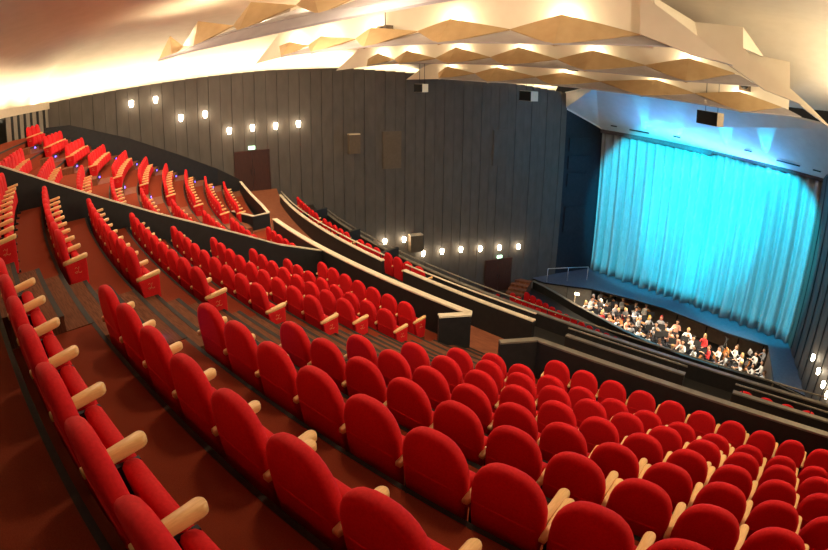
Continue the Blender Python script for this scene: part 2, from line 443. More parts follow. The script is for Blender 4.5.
parapet('parapet', 'short black parapet with a boxed end beside the upper doorway', [(-18.1, 9.75), (-16.75, 9.85), (-16.75, 10.5)] + [(-18, 11.02), (-19.73, 11.66), (-21.5, 12.36), (-23.3, 13.1)], 11.3, [9.7] * 3 + [9.75, 9.85, 9.95, 10.05], .1, .12)
P0 = [(-24.0, 3.84, 15.2), (-24.0, 4.96, 15.13), (-24.0, 7.72, 14.12), (-24.0, 10.27, 12.95), (-24.0, 12.2, 12.0), (-23.7, 13.25, 11.35)]
parapet('parapet', 'black side parapet along the steps below the panelled wall sconces', [p[:2] for p in P0], [p[2] for p in P0], [p[2] - 1.9 for p in P0], .1, .13, 'black')
def railed(label, c, xa, xb, ztop, zbot, zf, led='ledge'):
    t = parapet('parapet', label, arc(c, xa, xb), ztop, zbot, .1, .13, led)
    o = Vector(t.location); A = arc(c + .06, xa, xb, 1.0)
    mb = MB(); mb.tube([(x - o.x, y - o.y, ztop + .14 - o.z) for x, y in A], .022)
    mb.build('handrail', led, t)
    for x, y in arc(c + .06, xa + .2, xb - .2, 1.7):
        q = MB(); q.tube([(x - o.x, y - o.y, ztop - o.z), (x - o.x, y - o.y, ztop + .14 - o.z)], .014, n=6); q.build('post', 'steel', t)
    return t
railed('long black railed parapet below the walkway, rising towards the upper doorway', 10.5, -21.9, -11.4, 10.58, 9.2, 0)
railed('black railed parapet below the walkway facing the open end of the stepped aisle', 10.5, -10.35, -5.75, 10.58, 9.2, 0)
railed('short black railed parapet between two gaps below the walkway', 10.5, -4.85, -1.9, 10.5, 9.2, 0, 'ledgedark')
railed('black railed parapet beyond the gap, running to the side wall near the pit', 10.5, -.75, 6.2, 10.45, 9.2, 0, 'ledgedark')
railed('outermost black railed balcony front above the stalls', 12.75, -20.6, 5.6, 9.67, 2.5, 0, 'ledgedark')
# dividers in the ledge row
for i, x in enumerate((-19.8, -16.0, -13.15)):
    parapet('divider', f'small black cross divider, {nth(i + 1)} along the ledge row under the panelled wall', [(x, 10.7 + sag(x)), (x, 12.6 + sag(x))], 10.05, 9.24, .08, .12, 'black')

# ------------------------------------------------------------------ panelled wall on the far side
WP = [(-27.9, 3.4), (-26.6, 9.5), (-24.7, 15.2), (-21.8, 22.0), (-18.6, 28.5), (-16.7, 32.9)]
def wall_at(s):                       # Catmull-Rom along the control points, s in 0..5
    i = min(4, max(0, int(s))); t = s - i
    p = [Vector(WP[max(0, min(5, i + k))]) for k in (-1, 0, 1, 2)]
    return .5 * ((2 * p[1]) + (-p[0] + p[2]) * t + (2 * p[0] - 5 * p[1] + 4 * p[2] - p[3]) * t * t + (-p[0] + 3 * p[1] - 3 * p[2] + p[3]) * t ** 3)
DENSE = [wall_at(i / 200 * 5) for i in range(201)]
LEN = [0]
for a, b in zip(DENSE[:-1], DENSE[1:]): LEN.append(LEN[-1] + (b - a).length)
def wall_len(d):
    d = max(0, min(LEN[-1] - 1e-6, d)); i = max(k for k in range(200) if LEN[k] <= d)
    return DENSE[i].lerp(DENSE[i + 1], (d - LEN[i]) / (LEN[i + 1] - LEN[i]))
def wall_dir(d):
    v = wall_len(d + .3) - wall_len(d - .3); return v.normalized()
TOPS = [(4.66, 16.25), (7.3, 16.33), (10.3, 16.44), (13.3, 16.56), (15.8, 16.64), (19.2, 16.62), (22.4, 16.38), (26.9, 16.03), (30.1, 15.8), (32.8, 15.49)]
def wtop(y):
    if y <= TOPS[0][0]: return TOPS[0][1]
    for (a, za), (b, zb) in zip(TOPS[:-1], TOPS[1:]):
        if y <= b: return za + (zb - za) * (y - a) / (b - a)
    return TOPS[-1][1]
def inward(d):
    v = wall_dir(d); return Vector((v.y, -v.x))
mb = MB(); TOT = LEN[-1]; d = 0; i = 0
while d < TOT - .05:
    w = .62 if i % 2 == 0 else .58
    e = min(TOT, d + w); g = .016 if i % 2 == 0 else .007
    a, b = wall_len(d + g), wall_len(e - .007); n = inward((d + e) / 2)
    zt = wtop((a.y + b.y) / 2)
    o_ = .03 if i % 2 == 0 else .018
    q = [a + n * o_, b + n * o_, b - n * .05, a - n * .05]
    mb.prism([(p.x, p.y) for p in q], 2.2, zt, 0)
    d = e; i += 1
back = [wall_len(TOT * k / 60) - inward(TOT * k / 60) * .06 for k in range(61)]
mb.grid([[(p.x, p.y, 1.5) for p in back], [(p.x, p.y, wtop(p.y) - .05) for p in back]], 1)
struct(mb, 'wall_left', ['wall', 'walllow'])
# low white-edged fascia strip and fluted rear wall
RC = -2.7
mb = MB(); X = xs(-27.9, 12, .16)
for k, (xa, xb) in enumerate(zip(X[:-1], X[1:])):
    if -23.5 < xa < -22.3: continue
    dd = .05 if k % 4 else 0
    ya, yb = RC + sag(xa) - dd, RC + sag(xb) - dd
    mb.face([(xa, ya, 11), (xb, yb, 11), (xb, yb, 16.0), (xa, ya, 16.0)], 0 if k % 4 else 1)
X2 = xs(-27.9, 12, .8)
mb.grid([[(x, RC + sag(x) + .06, 15.95) for x in X2], [(x, RC + sag(x) + .06, 16.3) for x in X2], [(x, RC + sag(x) - .1, 16.3) for x in X2]], 2)
mb.grid([[(x, RC + sag(x) - .5, 11) for x in X2], [(x, RC + sag(x) - .5, 16) for x in X2]], 1)
struct(mb, 'wall_rear', ['flute', 'walllow', 'cream'])
# side wall by the stage (far side) and the near-side proscenium wall with sconces
mb = MB()
mb.slab([(-16.75, 32.8, 2.5), (-15.3, 35.9, 2.5), (-15.3, 35.9, 13.3), (-16.75, 32.8, 14.55)], (-1, .4, 0), .2)
for z in (6.0, 9.2, 10.4, 11.6):
    a, b = (-16.55, 33.2), (-15.75, 34.9)
    mb.slab([(a[0] + .02, a[1] - .01, z), (b[0] + .02, b[1] - .01, z), (b[0] + .02, b[1] - .01, z + (.9 if z > 9 else 1.8)), (a[0] + .02, a[1] - .01, z + (.9 if z > 9 else 1.8))], (1, -.45, 0), .05)
struct(mb, 'wall_stage', ['sidewall'])
def rw(y): return .35 + (32.8 - y) * .28
mb = MB()
ys = [35.5, 32.8]
y = 32.8
mb.grid([[(.75, 36, 2), (.75, 36, 19)], [(rw(32.8), 32.8, 2), (rw(32.8), 32.8, 19)]], 0)
i = 0
while y > -6:
    y2 = y - (.9 if i % 2 == 0 else .35)
    o = 0 if i % 2 == 0 else .06
    mb.grid([[(rw(y) + o, y - .02, 1), (rw(y) + o, y - .02, 19.5)], [(rw(y2) + o, y2 + .02, 1), (rw(y2) + o, y2 + .02, 19.5)]], 0)
    y = y2; i += 1
mb.grid([[(rw(33) + .1, 33, 1), (rw(33) + .1, 33, 19.5)], [(rw(-6) + .1, -6, 1), (rw(-6) + .1, -6, 19.5)]], 1)
struct(mb, 'wall_right', ['wall', 'walllow'])

# doors in the panelled wall
def nearest_len(x, y): return min((( wall_len(TOT * k / 800) - Vector((x, y))).length, TOT * k / 800) for k in range(801))[1]
def frame_at(d, off=.06):
    p = wall_len(d) + inward(d) * off; v = wall_dir(d)
    return p, math.atan2(v.y, v.x)        # local x runs along the wall, local -y points into the hall
def door(name, x, y, z, w, h):
    p, a = frame_at(nearest_len(x, y), .045)
    t = link(name, None); t.location = (p.x, p.y, z); t.rotation_euler = (0, 0, a); tag(t, kind='structure')
    for s in (-1, 1):
        q = MB(); q.box(min(0.01 * s, s * w / 2), max(.01 * s, s * w / 2), -.05, .02, 0, h - .03); lf = q.build('door_leaf', 'door', t)
        q = MB(); q.tube([(s * .09, -.09, h * .42), (s * .09, -.09, h * .58)], .014); q.build('door_handle', 'steel', lf)
    q = MB(); q.box(-w / 2 - .09, -w / 2, -.07, .02, 0, h + .06); q.box(w / 2, w / 2 + .09, -.07, .02, 0, h + .06); q.box(-w / 2 - .09, w / 2 + .09, -.08, .02, h - .03, h + .08)
    q.build('door_frame', 'door', t)
    return t, p, a
d1, p1, a1 = door('door_1', -24.85, 14.75, 10.33, 1.72, 2.1)
d2, p2, a2 = door('door_2', -18.62, 28.48, 2.5, 1.82, 2.15)
# panels above the doors hide nothing; exit signs over the frames
def exit_sign(p, a, z, label):
    t = thing('exit_sign', label, 'exit sign', (p.x, p.y, z), a)
    q = MB(); q.box(-.17, .17, -.12, -.02, 0, .17); q.build('sign_case', 'exit', t)
    q = MB()
    q.box(-.13, -.02, -.128, -.12, .07, .10)                       # arrow
    q.face([(-.02, -.1285, .045), (.035, -.1285, .085), (-.02, -.1285, .125)])
    q.box(.07, .12, -.128, -.12, .03, .14)                          # doorway
    q.build('pictogram', 'exitmark', t)
exit_sign(p1, a1, 12.56, 'lit green exit sign over the upper double door')
exit_sign(p2, a2, 4.80, 'lit green exit sign over the lower double door beside the stalls')

# ------------------------------------------------------------------ sconces
SC = [(-26.74, 8.86, 15.57), (-26.41, 10.07, 15.62), (-26.0, 11.3, 14.56), (-25.6, 12.49, 14.6), (-25.22, 13.65, 13.63), (-24.83, 14.81, 13.67), (-24.38, 15.95, 13.67), (-23.89, 17.09, 13.69),
      (-22.0, 21.52, 6.67), (-21.51, 22.6, 6.67), (-20.97, 23.69, 5.67), (-20.42, 24.8, 5.66), (-19.85, 25.95, 5.66), (-19.27, 27.15, 5.58), (-18.66, 28.38, 5.51), (-18.06, 29.74, 5.41)]
def sconce_meshes():
    a = MB(); a.box(-.07, .07, -.03, .0, -.13, .13)
    b = MB(); rings = []
    for z, r in ((-.16, .05), (-.15, .075), (-.05, .10), (.08, .115), (.16, .10), (.17, .06)):
        rings.append([(r * math.cos(t * PI / 6), -.13 + r * .8 * math.sin(t * PI / 6), z) for t in range(12)])
    b.loft(rings)
    return a.mesh('backplate', 'metal'), b.mesh('glass_shade', 'glow')
SB, SG = sconce_meshes()
def point(name, loc, power, col, size=.1):
    l = bpy.data.lights.new(name, 'POINT'); l.energy = power; l.color = col; l.shadow_soft_size = size
    o = link(name, l); o.location = loc; return o
WARM = (1.0, .78, .50)
def sconce(x, y, z, a, label, group, nrm):
    t = thing('wall_sconce', label, 'wall lamp', (x, y, z), a, group)
    link('backplate', SB, t); link('glass_shade', SG, t)
    point('sconce_lamp', (x + nrm.x * .34, y + nrm.y * .34, z), 14, WARM, .09)
for i, (x, y, z) in enumerate(SC):
    d = nearest_len(x, y); p, a = frame_at(d, .04)
    if i < 8: lab = f'glowing wall sconce, {nth(i + 1)} from the rear corner in the upper stepped group'
    else: lab = f'glowing wall sconce, {nth(i - 7)} from the rear in the lower group above the stalls'
    sconce(p.x, p.y, z, a, lab, 'sconces on the panelled wall', inward(d))
for i, y in enumerate((26.9, 25.5, 24.25, 23.3)):
    x = rw(y) - .02; a = math.atan2(-1, .28) 
    sconce(x, y, 5.0, a, f'glowing wall sconce, {nth(i + 1)} from the stage on the side wall beside the pit', 'sconces beside the pit', Vector((-.96, -.27)))

# boxes and panels on the wall
def wall_box(name, label, cat, x, y, z0, z1, w, dep, mat, top=None):
    p, a = frame_at(nearest_len(x, y), .03)
    t = thing(name, label, cat, (p.x, p.y, z0), a)
    q = MB(); q.box(-w / 2, w / 2, -dep, 0, 0, z1 - z0); q.build('case', mat, t)
    q = MB(); q.box(-w / 2 + .04, w / 2 - .04, -dep - .015, -dep, .05, z1 - z0 - .05); q.build('grille', 'walllow' if mat == 'black' else mat, t)
    if top: q = MB(); q.box(-w / 2, w / 2, -dep, 0, z1 - z0, z1 - z0 + .05); q.build('top_cap', top, t)
wall_box('wall_loudspeaker', 'small brown loudspeaker box high on the panelled wall', 'loudspeaker', -22.7, 19.9, 11.9, 12.95, .62, .35, 'box', 'cream')
wall_box('wall_panel', 'taller flat brown panel on the wall beside the small loudspeaker box', 'panel', -21.8, 21.95, 10.9, 13.03, 1.1, .06, 'box')
wall_box('wall_loudspeaker', 'brown loudspeaker box among the lower row of sconces', 'loudspeaker', -21.2, 23.25, 5.9, 6.9, .8, .4, 'box', 'cream')
wall_box('wall_panel', 'faint dark flat panel high on the wall above the lower door', 'panel', -18.75, 28.2, 10.8, 13.0, 1.0, .05, 'wall')

# hanging loudspeakers
def hung_speaker(label, loc, w, h, d, rz, ztop):
    t = thing('hanging_loudspeaker', label, 'loudspeaker', loc, rz)
    q = MB(); q.prism([(-w / 2, 0), (w / 2, 0), (w / 2 - .08, d), (-w / 2 + .08, d)], -h / 2, h / 2); q.build('case', 'cream', t)
    q = MB(); q.box(-w / 2 + .01, w / 2 - .01, -.05, 0, -h / 2 + .01, h / 2 - .01); q.build('front_grille', 'walllow', t)
    for s in (-1, 1):
        q = MB(); q.tube([(s * w * .3, d / 2, h / 2), (s * w * .3, d / 2, ztop - loc[2])], .012, n=6); q.build('cable', 'steel', t)
hung_speaker('black loudspeaker hung before the white canopy over the curtain', (-5.1, 23.4, 15.33), 1.12, .58, .6, -.42, 17.2)
hung_speaker('black-fronted loudspeaker hung near the stage end of the panelled wall', (-14.5, 23.95, 15.32), .72, .5, .7, -.1, 17.2)
hung_speaker('small hung loudspeaker with cream side before the middle of the panelled wall', (-18.75, 20.75, 15.52), .5, .42, .6, .1, 17.2)

def lantern(label, loc, w, h, d, mat):
    t = thing('spotlight', label, 'spotlight', loc, -.1)
    q = MB(); q.box(-w / 2, w / 2, -d / 2, d / 2, -h / 2, h / 2); q.build('housing', mat, t)
    q = MB(); q.tube([(0, 0, h / 2), (0, 0, h / 2 + .9)], .02, n=6); q.build('hanger', 'steel', t)
    q = MB(); q.tube([(0, -d / 2 - .03, 0), (0, -d / 2 + .02, 0)], h * .36, n=12); q.build('lens', 'walllow', t)
lantern('small black spotlight between the third and fourth hanging reflector rows', (-10.8, 21.75, 16.82), .34, .3, .3, 'black')
lantern('dark rounded spotlight behind the second hanging reflector row', (-13.4, 13.15, 17.66), .5, .34, .3, 'box')
lantern('square olive spotlight housing above the last reflector of the fourth row', (-3.6, 24.15, 16.98), .5, .5, .3, 'box')
# ------------------------------------------------------------------ ceiling
nx, ny = math.sin(math.radians(-10)), math.cos(math.radians(-10))
def cc(x, y): return nx * x + ny * y
def zceil_main(c): return 18.95 if c < 18 else max(16.35, 18.95 - (c - 18) * .29)
mb = MB()
COVE = [(-1.5, -.9), (-1.4, -.2), (-1.0, .45), (-.4, .95), (.3, 1.35), (1.1, 1.68), (2.2, 1.98), (3.6, 2.2), (5.5, 2.36)]
S = [TOT * k / 44 for k in range(45)]
cols = []
for s in S:
    p = wall_len(s); n = inward(s); zt = wtop(p.y); row = []
    for o, h in COVE:
        q = p + n * o
        z = zt + h
        zm = zceil_main(cc(q.x, q.y))
        if o > 0: z = min(z, zm + .0) if z > zm else z
        row.append((q.x, q.y, z))
    # run on to the main ceiling
    for k in range(1, 9):
        q = p + n * (5.5 + k * 1.2); f = k / 8; f = f * f * (3 - 2 * f)
        zc = min(zt + 2.36, zceil_main(cc(*(p + n * 5.5)))) * (1 - f) + zceil_main(cc(q.x, q.y)) * f
        row.append((q.x, q.y, zc))
    cols.append(row)
mb.grid(cols, 0, True)
# main field from the end of the cove strip to the far side
cols2 = []
for row in cols:
    a = Vector(row[-1]); r2 = [tuple(a)]
    for k in range(1, 11):
        x = a.x + (16 - a.x) * k / 10; y = a.y - (16 - a.x) * k / 10 * .18
        r2.append((x, y, zceil_main(cc(x, y))))
    cols2.append(r2)
mb.grid(cols2, 0, True)
# rear cove: the ceiling rolls down behind the rear wall
X3 = xs(-29.5, 16, .9); rows = []
for o, h in [(-1.5, -.9), (-1.4, -.2), (-1.0, .45), (-.4, .95), (.3, 1.35), (1.1, 1.68), (2.2, 1.98), (3.6, 2.2), (6, 2.5), (9, 2.68)]:
    rows.append([(x, RC + sag(min(x, 12)) + o, 16.25 + h) for x in X3])
mb.grid(rows, 0, True)
struct(mb, 'ceiling', ['ceiling'])

# faceted reflector rows hung below the ceiling.  Each row: side corners S, upper corners T, lower corners B.
def on_row(c, pts): return [Vector(p) for p in pts]
def kite(label, S0, T, S1, B, B2, group, dy=.75):
    back = Vector((nx, ny, 0))
    B = Vector(B) - back * dy
    S0, T, S1 = Vector(S0), Vector(T), Vector(S1)
    t = thing('ceiling_reflector', label, 'ceiling reflector', tuple(B), 0, group)
    o = Vector(B)
    q = MB()
    n1 = (T - S0).cross(B - S0); n1 = n1 if n1.dot(back) > 0 else -n1
    n2 = (S1 - T).cross(B - T); n2 = n2 if n2.dot(back) > 0 else -n2
    q.slab([S0 - o, T - o, B - o], n1, .05); q.slab([T - o, S1 - o, B - o], n2, .05)
    q.build('folded_face', 'tan', t)
    if B2 is not None:
        B2 = Vector(B2) - back * dy
        e = (S1 + back * .5)
        q = MB(); q.slab([B - o, B2 - o, e - o], (0, 0, 1), .04)
        q.build('underside', 'under', t)
    return t
ROWS = {
 'first': (10.5, [(-18.84, 7.34, 17.12), (-17.22, 7.63, 17.47), (-14.58, 8.09, 17.8), (-12.01, 8.54, 18.06), (-9.93, 8.91, 18.1), (-8.05, 9.24, 18.17)],
   [(-18.03, 7.48, 17.92), (-16.36, 7.78, 18.19), (-13.79, 8.23, 18.4), (-11.46, 8.64, 18.4), (-9.03, 9.07, 18.45)],
   [(-16.88, 7.08, 17.1), (-15.69, 7.29, 17.29), (-13.53, 7.67, 17.5), (-10.58, 8.19, 17.61), (-8.36, 8.58, 17.7)]),
 'second': (15, [(-18.05, 12.05, 17.41), (-16.54, 12.32, 17.33), (-14.38, 12.7, 17.42), (-11.94, 13.13, 17.56), (-8.85, 13.67, 17.57), (-5.11, 14.33, 17.61)],
   [(-17.46, 12.15, 17.52), (-15.91, 12.43, 17.62), (-13.72, 12.81, 17.77), (-10.79, 13.33, 17.91), (-7.3, 13.94, 18.04)],
   [(-17.04, 11.46, 16.92), (-15.59, 11.72, 16.97), (-13.34, 12.12, 17.02), (-10.65, 12.59, 17.06), (-7.17, 13.21, 17.08)]),
 'third': (20.5, [(-18.91, 17.48, 16.93), (-17.49, 17.73, 16.89), (-15.43, 18.1, 16.91), (-12.92, 18.54, 16.98), (-10.15, 19.03, 17.01), (-6.77, 19.62, 17.06), (-3.43, 20.21, 17.2)],
   [(-18.35, 17.58, 17.19), (-16.82, 17.85, 17.26), (-14.45, 18.27, 17.38), (-11.7, 18.75, 17.42), (-8.75, 19.27, 17.45), (-5.15, 19.91, 17.51)],
   [(-18.29, 16.83, 16.56), (-16.6, 17.13, 16.63), (-14.29, 17.54, 16.63), (-11.87, 17.96, 16.62), (-8.74, 18.51, 16.59), (-5.05, 19.16, 16.59)]),
 'fourth': (24, [(-17.89, 21.22, 16.3), (-15.91, 21.56, 16.34), (-12.87, 22.1, 16.31), (-9.89, 22.63, 16.33), (-5.73, 23.36, 16.3), (-1.88, 24.04, 16.34)],
   [(-17.39, 21.3, 16.66), (-14.77, 21.77, 16.67), (-11.54, 22.34, 16.6), (-7.39, 23.07, 16.66), (-3.78, 23.7, 16.66)],
   [(-17.3, 20.56, 16.0), (-14.78, 21.0, 15.91), (-11.7, 21.55, 15.94), (-7.77, 22.24, 15.87), (-3.56, 22.98, 15.82)]),
}
for nm, (c, Ss, Ts, Bs) in ROWS.items():
    for i in range(len(Ts)):
        B2 = Bs[i + 1] if i + 1 < len(Bs) else (Ss[i + 1][0] + .9, Ss[i + 1][1] + .16, Bs[i][2] + .25)
        kite(f'tan folded ceiling reflector, {nth(i + 1)} from the panelled wall in the {nm} hanging row', Ss[i], Ts[i], Ss[i + 1], Bs[i], B2, 'tan ceiling reflectors', 0)
# white upright boards behind each reflector row
def board(label, c, pts, th=.06, mat='riser'):
    back = Vector((nx, ny, 0))
    o = Vector(pts[0]); t = thing('ceiling_riser', label, 'ceiling panel', tuple(o))
    q = MB(); q.slab([Vector(p) - o for p in pts], back, th); q.build('board', mat, t)
    return t
def rowxy(c, x): return (x, (c - nx * x) / ny)
def bp(c, x, z): a = rowxy(c, x); return (a[0], a[1], z)
board('white upright ceiling board behind the second hanging reflector row', 15.5, [(-19.93, 12.12, 16.81), (-18.53, 12.37, 17.94), bp(15.5, -18.0, 18.95), bp(15.5, -4.9, 18.95), bp(15.5, -4.9, 17.3), bp(15.5, -16.9, 17.05), (-18.42, 12.39, 16.99)])
board('white upright ceiling board behind the third hanging reflector row', 20.9, [(-21.2, 17.48, 16.44), (-19.68, 17.75, 17.55), bp(20.9, -3, 17.95), bp(20.9, -3.0, 17.0), bp(20.9, -17.8, 16.75), (-19.36, 17.81, 16.59)])
board('white upright ceiling board behind the fourth hanging reflector row', 24.4, [(-20.06, 21.24, 15.94), (-19.0, 21.43, 16.64), bp(24.4, -17.6, 17.1), bp(24.4, -1.6, 17.1), bp(24.4, -1.6, 16.25), bp(24.4, -17.7, 16.2), (-18.15, 21.58, 16.0)])
# long soffit strip closing the first row
o = Vector((-20.9, 9.2, 17.2)); t = thing('ceiling_soffit', 'long pale fascia strip along the lower edge of the first hanging reflector row', 'ceiling panel', tuple(o))
q = MB()
far_ = [(-17.23, 6.71, 17.02), (-14.85, 7.13, 17.11), (-13.03, 7.45, 17.16), (-10.84, 7.83, 17.27), (-9.35, 8.1, 17.37), (-8.05, 8.33, 17.47), (-6.69, 8.57, 17.61), (-5.47, 8.78, 17.73)]
near_ = [(-17.63, 6.94, 17.06), (-15.69, 7.29, 17.25), (-13.53, 7.67, 17.45), (-11.88, 7.96, 17.51), (-10.58, 8.19, 17.59), (-9.36, 8.4, 17.62), (-8.36, 8.58, 17.68), (-7.13, 8.8, 17.84)]
for i in range(7):
    q.slab([Vector(near_[i]) - o, Vector(near_[i + 1]) - o, Vector(far_[i + 1]) - o, Vector(far_[i]) - o], (0, 0, 1), .06)
q.build('board', 'under', t)
# pointed cream ceiling fins at the near end of the rows
def fin(label, pts, th=.3):
    o = Vector(pts[0]); t = thing('ceiling_fin', label, 'ceiling panel', tuple(o)); back = Vector((nx, ny, 0))
    q = MB(); q.slab([Vector(p) - o for p in pts], back, th); q.build('board', 'ceiling', t)
FINS = [
 ('pointed cream ceiling fin at the end of the second reflector row', [(-5.01, 14.04, 18.69), (-4.8, 14.08, 18.59), (-4.61, 14.11, 18.44), (-3.41, 14.33, 17.65), (-2.52, 14.48, 17.06), (-3.67, 14.28, 17.19), (-5.01, 14.04, 17.58)]),
 ('pointed cream ceiling fin over the end of the third reflector row', [(-5.12, 16.56, 18.75), (-4.15, 16.73, 18.41), (-2.66, 17.0, 18.46), (-2.65, 17.0, 17.81), (-1.62, 17.18, 17.07), (-0.68, 17.35, 16.43), (-1.92, 17.13, 16.65), (-3.04, 16.93, 17.2), (-3.99, 16.76, 17.71)]),
 ('pointed cream ceiling fin over the end of the fourth reflector row', [(-2.83, 19.3, 17.94), (-2.29, 19.4, 17.89), (-1.31, 19.57, 17.86), (-1.28, 19.58, 16.97), (-0.43, 19.73, 16.45), (0.54, 19.9, 15.8), (-0.76, 19.67, 16.39), (-1.83, 19.48, 17.14)]),
 ('bright triangular return of the middle ceiling fin', [(-2.66, 17.0, 18.46), (-2.2, 18.91, 17.82), (-2.65, 17.0, 17.81)]),
 ('bright sloping return of the first ceiling fin', [(-4.61, 14.11, 18.44), (-4.69, 14.1, 18.66), (-4.13, 16.64, 18.4), (-4.06, 16.65, 17.97)]),
]
for lab, pts in FINS: fin(lab, pts)

# ------------------------------------------------------------------ canopy over the curtain
CL, CRt = Vector((-15.08, 35.43, 13.15)), Vector((.75, 32.55, 12.97))
FL, FR = Vector((-13.61, 31.16, 16.21)), Vector((1.2, 27.6, 15.95))
mb = MB()
mb.slab([CL, CRt, FR, FL], (0, .3, 1), .1, 0)
mb.slab([(-16.78, 32.72, 15.5), (-16.76, 32.77, 14.45), CL, FL], (-.3, 1, .6), .1, 0)
mb.slab([CRt, (3.0, 29.5, 13.6), (3.0, 26.5, 16.2), FR], (0, .3, 1), .1, 0)
struct(mb, 'ceiling_canopy', ['canopy'])
def on_can(u, v):                       # u along the curtain 0..1, v from curtain up
    return CL.lerp(CRt, u).lerp(FL.lerp(FR, u), v)
for i, (u, v, w, h) in enumerate(((.06, .17, .5, .05), (.185, .15, 1.5, .06), (.36, .19, .5, .05), (.665, .22, .5, .05), (.83, .17, 1.5, .06), (.945, .17, .5, .05))):
    p = on_can(u, v) + Vector((0, -.06, -.06)); du = (CRt - CL).normalized(); dv = (FL - CL).normalized()
    t = thing('canopy_slot', f'{"long" if w > 1 else "short"} black slot in the white canopy, {nth(i + 1)} from the panelled wall', 'vent', tuple(p), 0, 'slots in the canopy')
    q = MB(); q.slab([-du * w / 2 - dv * h, du * w / 2 - dv * h, du * w / 2 + dv * h, -du * w / 2 + dv * h], (0, -.5, -1), .03); q.build('slot', 'black', t)

# ------------------------------------------------------------------ stage
mb = MB()
LIP = [(-13.36, 32.1), (-10.5, 32.35), (-8.2, 32.4), (-3.8, 31.5), (-.85, 31.5)]
mb.prism([(-16.4, 30.85), (-14.9, 31.45)] + LIP + [(.15, 27.2), (2.5, 26.6), (1.6, 33), (1.5, 40), (-18, 40), (-17.4, 31.0)], 2.9, 3.0, 1, 0)
struct(mb, 'floor_stage', ['stage', 'walllow'])
# pit walls and floor
mb = MB()
mb.face([(-17.4, 30.5, 1.28), (-13.2, 29, 1.28), (-7, 27, 1.28), (1, 26.7, 1.28), (1, 34, 1.28), (-14.5, 35, 1.28), (-17.4, 31.2, 1.28)], 1)
mb.slab([(-14.0, 34.3, 1.1), (-.2, 33.0, 1.1), (-.2, 33.0, 2.88), (-14.0, 34.3, 2.88)], (0, 1, 0), .1, 0)
mb.slab([(-13.4, 32.15, 1.1), (-13.75, 34.4, 1.1), (-13.75, 34.4, 2.88), (-13.4, 32.15, 2.88)], (-1, 0, 0), .1, 2)
for a_, b_ in (((-17.3, 30.6), (-14.95, 31.5)), ((-14.9, 31.52), (-13.42, 32.14))):
    mb.slab([(a_[0], a_[1], 1.1), (b_[0], b_[1], 1.1), (b_[0], b_[1], 2.88), (a_[0], a_[1], 2.88)], (0, 1, 0), .06, 2)
mb.slab([(.1, 27.1, 1.1), (-.75, 31.5, 1.1), (-.75, 31.5, 2.88), (.1, 27.1, 2.88)], (1, 0, 0), .1, 0)
mb.slab([(-.75, 31.4, 1.1), (-.2, 33.1, 1.1), (-.2, 33.1, 2.88), (-.75, 31.4, 2.88)], (1, 0, 0), .1, 0)
for u in (.12, .3, .47, .63, .8, .93):
    a = Vector((-14.0, 34.3)).lerp(Vector((-.2, 33.0)), u)
    mb.box(a.x - .05, a.x + .05, a.y - .08, a.y + .03, 1.1, 2.7, 1)
struct(mb, 'wall_pit', ['pitwall', 'walllow', 'grey'])
PR = [(-17.2, 30.75), (-16.03, 30.36), (-15.05, 29.96), (-14.07, 29.51), (-13.12, 29.08), (-12.0, 28.68), (-10.95, 28.3), (-9.1, 27.6), (-7.4, 27.2), (-5.35, 26.95), (-3.4, 26.95), (-1.5, 27.1), (.15, 27.2), (2.4, 26.65)]
parapet('pit_rail', 'curved black orchestra pit rail with blue-lit top', PR, 2.95, 1.2, .14, .2, 'ledgedark')
# stairs from the stalls to the stage
t = thing('stage_steps', 'small wooden steps climbing from the stalls to the stage corner', 'steps', (-17.3, 28.55, 2.45), .2)
for k in range(4):
    q = MB(); q.box(-.6, .6, k * .42, k * .42 + .42, 0, .16 * (k + 1)); q.build('step', 'planks', t)
# handrail on the stage corner
A, B_ = Vector((-16.3, 31.05, 3.0)), Vector((-14.4, 33.4, 3.0))
t = thing('handrail', 'thin pale metal handrail on the stage corner beside the dark side wall', 'handrail', tuple(A))
q = MB(); q.tube([(0, 0, .95), tuple(B_ - A + Vector((0, 0, .95)))], .025); q.build('top_rail', 'metal', t)
for f in (0, .5, 1):
    p = (B_ - A) * f; q = MB(); q.tube([tuple(p), tuple(p + Vector((0, 0, .95)))], .022); q.build('post', 'metal', t)
# stage curtain in two halves
def curtain(label, a, b, seed, parent_group):
    a, b = Vector(a), Vector(b); d = (b - a); L = d.length; d.normalize(); nn = Vector((-d.y, d.x))
    t = thing('stage_curtain', label, 'curtain', (a.x, a.y, 3.0), 0, parent_group)
    rg = random.Random(seed); ph = [rg.uniform(0, 6.28) for _ in range(6)]
    N = 240; rows = []
    for k in range(15):
        z = .03 + (10.05) * k / 14; row = []
        amp = .19 + .10 * (1 - k / 14)
        for i in range(N + 1):
            u = L * i / N
            w = math.sin(u * 9.2 + ph[0] + .5 * math.sin(u * 1.1 + ph[1])) * .7 + math.sin(u * 4.1 + ph[2]) * .35 + math.sin(u * 15 + ph[3]) * .22 * (1 - k / 14)
            fl = .07 * max(0, 1 - k / 1.3) * (1 + .6 * math.sin(u * 9.2 + ph[4]))
            p = d.to_2d() * u + nn * (amp * w - fl)
            row.append((p.x, p.y, z))
        rows.append(row)
    q = MB(); q.grid(rows, 0, True); me = q.mesh('cloth', 'curtain'); c = link('cloth', me, t)
    so = c.modifiers.new('thickness', 'SOLIDIFY'); so.thickness = .02
    q = MB(); q.slab([(0, -.35, 9.95), (d.x * L, d.y * L - .35, 9.80), (d.x * L, d.y * L - .35, 10.22), (0, -.35, 10.25)], (0, 1, 0), .1); q.build('top_band', 'valance', t)
curtain('silver stage curtain half beside the dark stage side wall', (-15.25, 35.75, 0), (-6.9, 34.2, 0), 1, 'stage curtain halves')
